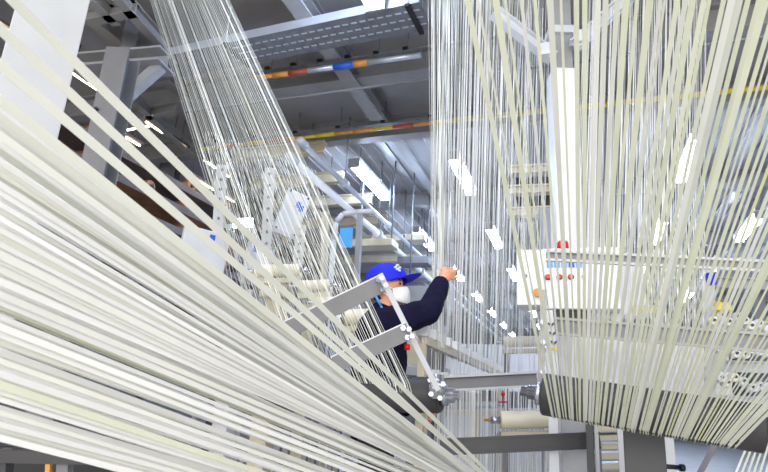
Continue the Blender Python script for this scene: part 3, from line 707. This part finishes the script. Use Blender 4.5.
# jacket
def capsules(name, nodes, chains, voxel=.012):
    b = bmesh.new(); parts = []
    for (p, rp) in nodes: parts.append(MB().ball(p, rp, 20))
    for ch in chains:
        for a_, b_ in zip(ch, ch[1:]):
            (p, rp), (q, rq) = nodes[a_], nodes[b_]
            parts.append(MB().lathe(p, q, [(k/8, rp*(1-k/8)+rq*k/8) for k in range(9)], 20))
    for m_ in parts: me = bpy.data.meshes.new('x'); me.from_pydata(m_.v, [], m_.f); b.from_mesh(me); bpy.data.meshes.remove(me)
    bmesh.ops.remove_doubles(b, verts=b.verts, dist=1e-6); bmesh.ops.dissolve_degenerate(b, edges=b.edges, dist=1e-7); bmesh.ops.recalc_face_normals(b, faces=b.faces)
    me = bpy.data.meshes.new(name); b.to_mesh(me); b.free(); o = bpy.data.objects.new('tmp', me); C.objects.link(o)
    q = o.modifiers.new('r', 'REMESH'); q.mode = 'VOXEL'; q.voxel_size = voxel; q = o.modifiers.new('s', 'SMOOTH'); q.iterations = 4; q.factor = .5
    bpy.context.view_layer.update(); out = bpy.data.meshes.new_from_object(o.evaluated_get(bpy.context.evaluated_depsgraph_get())); bpy.data.objects.remove(o); out.name = name
    return out
jl = eR.lerp(wR, .97); jl2 = eL.lerp(wL, .95); V_ = Vector
jacket = capsules('jacket', [(V_((0,0,.88)), .155), (V_((0,0,1.08)), .148), (V_((0,0,1.24)), .16), (V_((0,0,1.36)), .145), (V_((.005,0,1.45)), .092), (sR, .092), (eR, .07), (jl, .054), (sL, .092), (eL, .07), (jl2, .054)],
                  [(0,1,2,3,4), (3,5), (5,6,7), (3,8), (8,9,10)])
jk = put('jacket', jacket, 'navy', man)
dsp = bpy.data.textures.new('folds', 'CLOUDS'); dsp.noise_scale = .07
dm = jk.modifiers.new('f', 'DISPLACE'); dm.texture = dsp; dm.strength = .018; dm.mid_level = .5
put('trousers', capsules('trousers', [(V_((0,0,.92)), .145), (V_((0,-.095,.86)), .105), (V_((.02,-.1,.5)), .08), (V_((-.02,-.1,.12)), .07), (V_((0,.095,.86)), .105), (V_((.03,.1,.5)), .08), (V_((-.01,.1,.12)), .07)], [(0,1), (1,2,3), (0,4), (4,5,6)]), 'trousers', man)
for s, v in ((-1, (.05,-.105,.0)), (1, (.06,.105,.0))):
    mb = MB().ball((v[0], v[1], .045), .13, 16, (1, .4, .36)); me = bpy.data.meshes.new('shoe'); me.from_pydata(mb.v, [], mb.f); put('shoe', me, 'black', man)
def piece(name, vs, fs, m, solid=0, sub=0, parent=None):
    me = bpy.data.meshes.new(name); me.from_pydata(vs, [], fs); o = put(name, me, m, parent or man)
    if solid: q = o.modifiers.new('t', 'SOLIDIFY'); q.thickness = solid; q.offset = 0
    if sub: q = o.modifiers.new('s', 'SUBSURF'); q.levels = q.render_levels = sub
    return o
# cap: crown and curved brim
vs = []; fs = []; n = 24; rings = 7
for k in range(rings):
    th = (math.pi*.5)*k/(rings-1)
    for i in range(n):
        ph = 2*math.pi*i/n; r = .126*math.sin(max(th, .06))**.8
        vs.append(hd(-.012 + r*1.05*math.cos(ph), r*.86*math.sin(ph), .034 + .122*math.cos(th) - (.035 if k == rings-1 else 0)*(1-math.cos(ph))/2))
    if k:
        for i in range(n): j = (i+1) % n; fs.append(((k-1)*n+i, k*n+i, k*n+j, (k-1)*n+j))
vs.append(hd(-.012, 0, .149)); fs += [(len(vs)-1, i, (i+1) % n) for i in range(n)]
cap = piece('cap', vs, fs, 'capblue', .004, 1)
vs = []; fs = []; m_ = 13
for i in range(m_):
    ph = -1.15 + 2.3*i/(m_-1)
    for k in range(5):
        r = 1+k/4*.80*math.cos(ph*.95)
        vs.append(hd(-.012 + .122*r*math.cos(ph)*1.0, .104*math.sin(ph)*(1+.05*k/4), .040 + .010*k/4 - .022*(math.sin(ph)**2)))
    if i:
        for k in range(4): fs.append(((i-1)*5+k, (i-1)*5+k+1, i*5+k+1, i*5+k))
piece('brim', vs, fs, 'capblue', .005, 1, cap)
mbk = MB()
for (a_, b_) in ((-.75, .10), (-.62, .112), (-.66, .088), (-.5, .098), (-.55, .08)):
    c_ = hd(-.012+.123*math.cos(a_)*.985, .104*math.sin(a_)*1.0, b_)
    mbk.cube(c_, .014, .014, .010, HR @ Matrix.Rotation(a_, 3, 'Z'))
me = bpy.data.meshes.new('emblem'); me.from_pydata(mbk.v, [], mbk.f); put('emblem', me, 'mask', cap)
# hair below the cap
mb = MB().ball(hd(-.022, 0, .022), .1, 20, (.99, .83, .98), HR); me = bpy.data.meshes.new('hair')
keep = [f for f in mb.f if all((HR.transposed() @ (mb.v[i]-HP)).x < -.03 and (HR.transposed() @ (mb.v[i]-HP)).z > -.07 for i in f)]
me.from_pydata(mb.v, [], keep); put('hair', me, 'hair', man)
# mask
vs = []; fs = []; a_n, b_n = 13, 7
for i in range(a_n):
    ph = -1.35 + 2.7*i/(a_n-1)
    for k in range(b_n):
        z = -.006 - .104*k/(b_n-1); bul = 1.05 + .14*math.sin(math.pi*k/(b_n-1)) + (.10 if abs(ph) < .3 and k < 3 else 0)*(1-abs(ph)/.3)
        if k == b_n-1: bul *= .93
        zz = z*(1-.25*(abs(ph)/1.15)**2) - .012*(abs(ph)/1.15)
        vs.append(hd(.022 + .078*bul*math.cos(ph), .072*bul*math.sin(ph), zz))
    if i:
        for k in range(b_n-1): fs.append(((i-1)*b_n+k, (i-1)*b_n+k+1, i*b_n+k+1, i*b_n+k))
mk = piece('face_mask', vs, fs, 'mask', .003, 1)
for s in (-1, 1):
    mb = MB().tube([hd(.05, s*.066, -.02), hd(.0, s*.083, -.0), hd(-.02, s*.082, .0)], .002, 6).tube([hd(.05, s*.064, -.085), hd(.0, s*.083, -.045), hd(-.02, s*.082, -.03)], .002, 6)
    me = bpy.data.meshes.new('ear_loop'); me.from_pydata(mb.v, [], mb.f); put('ear_loop', me, 'mask', mk)
for s in (-1, 1):
    mb = MB().ball(hd(.079, s*.034, .010), .011, 12, (.5, 1.3, .6), HR); me = bpy.data.meshes.new('eye'); me.from_pydata(mb.v, [], mb.f); put('eye', me, 'hair', man)
    mb = MB().ball(hd(.082, s*.036, .030), .012, 12, (.4, 1.5, .25), HR); me = bpy.data.meshes.new('eyebrow'); me.from_pydata(mb.v, [], mb.f); put('eyebrow', me, 'hair', man)
# collar, lanyard, red badge
def lpart(name, mb, m):
    me = bpy.data.meshes.new(name); me.from_pydata(mb.v, [], mb.f); return put(name, me, m, man)
lpart('lanyard', MB().tube([loc(374, 293, 3.14), loc(381, 306, 3.12), loc(390, 330, 3.1)], .007, 8), 'skyblue')
lpart('badge', MB().cube(loc(407, 347, 3.105), .03, .03, .03), 'red')
lpart('collar', MB().lathe(Vector((.008,0,1.43)), Vector((.012,0,1.50)), [(0, .088), (.5, .083), (1, .076)], 20), 'navy')

# ================================================================== light, sky, camera
w = bpy.data.worlds.new('daylight'); bpy.context.scene.world = w; w.use_nodes = True
bg = w.node_tree.nodes['Background']; bg.inputs['Color'].default_value = (1, .99, .97, 1); bg.inputs['Strength'].default_value = 1.35
def area(name, loc_, tgt, sx, sy, e, col=(1,1,1)):
    l = bpy.data.lights.new(name, 'AREA'); l.shape = 'RECTANGLE'; l.size = sx; l.size_y = sy; l.energy = e; l.color = col
    o = bpy.data.objects.new(name, l); C.objects.link(o); o.location = loc_
    o.rotation_euler = (Vector(tgt)-Vector(loc_)).to_track_quat('-Z', 'Y').to_euler(); o['kind'] = 'structure'; return o
area('near_tape_fill', (1.6, -4.5, 3.0), (-.4, 2, 1.0), 5, 3, 175, (1, .99, .97))  # added area light behind the camera, brightens the near tapes

cam = bpy.data.cameras.new('camera'); co = bpy.data.objects.new('camera', cam); C.objects.link(co); bpy.context.scene.camera = co
cam.sensor_width = 36; cam.lens = 36*F/768; cam.clip_start = .02
cr, cu, cf = cam2w(Vector((1,0,0))), cam2w(Vector((0,1,0))), cam2w(Vector((0,0,1)))
co.matrix_world = Matrix(((cr.x, cu.x, -cf.x, EYE.x), (cr.y, cu.y, -cf.y, EYE.y), (cr.z, cu.z, -cf.z, EYE.z), (0,0,0,1)))
cam.dof.use_dof = True; cam.dof.focus_distance = 2.6; cam.dof.aperture_fstop = 13
sc = bpy.context.scene
sc.view_settings.view_transform = 'Standard'; sc.view_settings.look = 'None'; sc.view_settings.gamma = 1; sc.view_settings.exposure = .57
sc.cycles.use_denoising = True
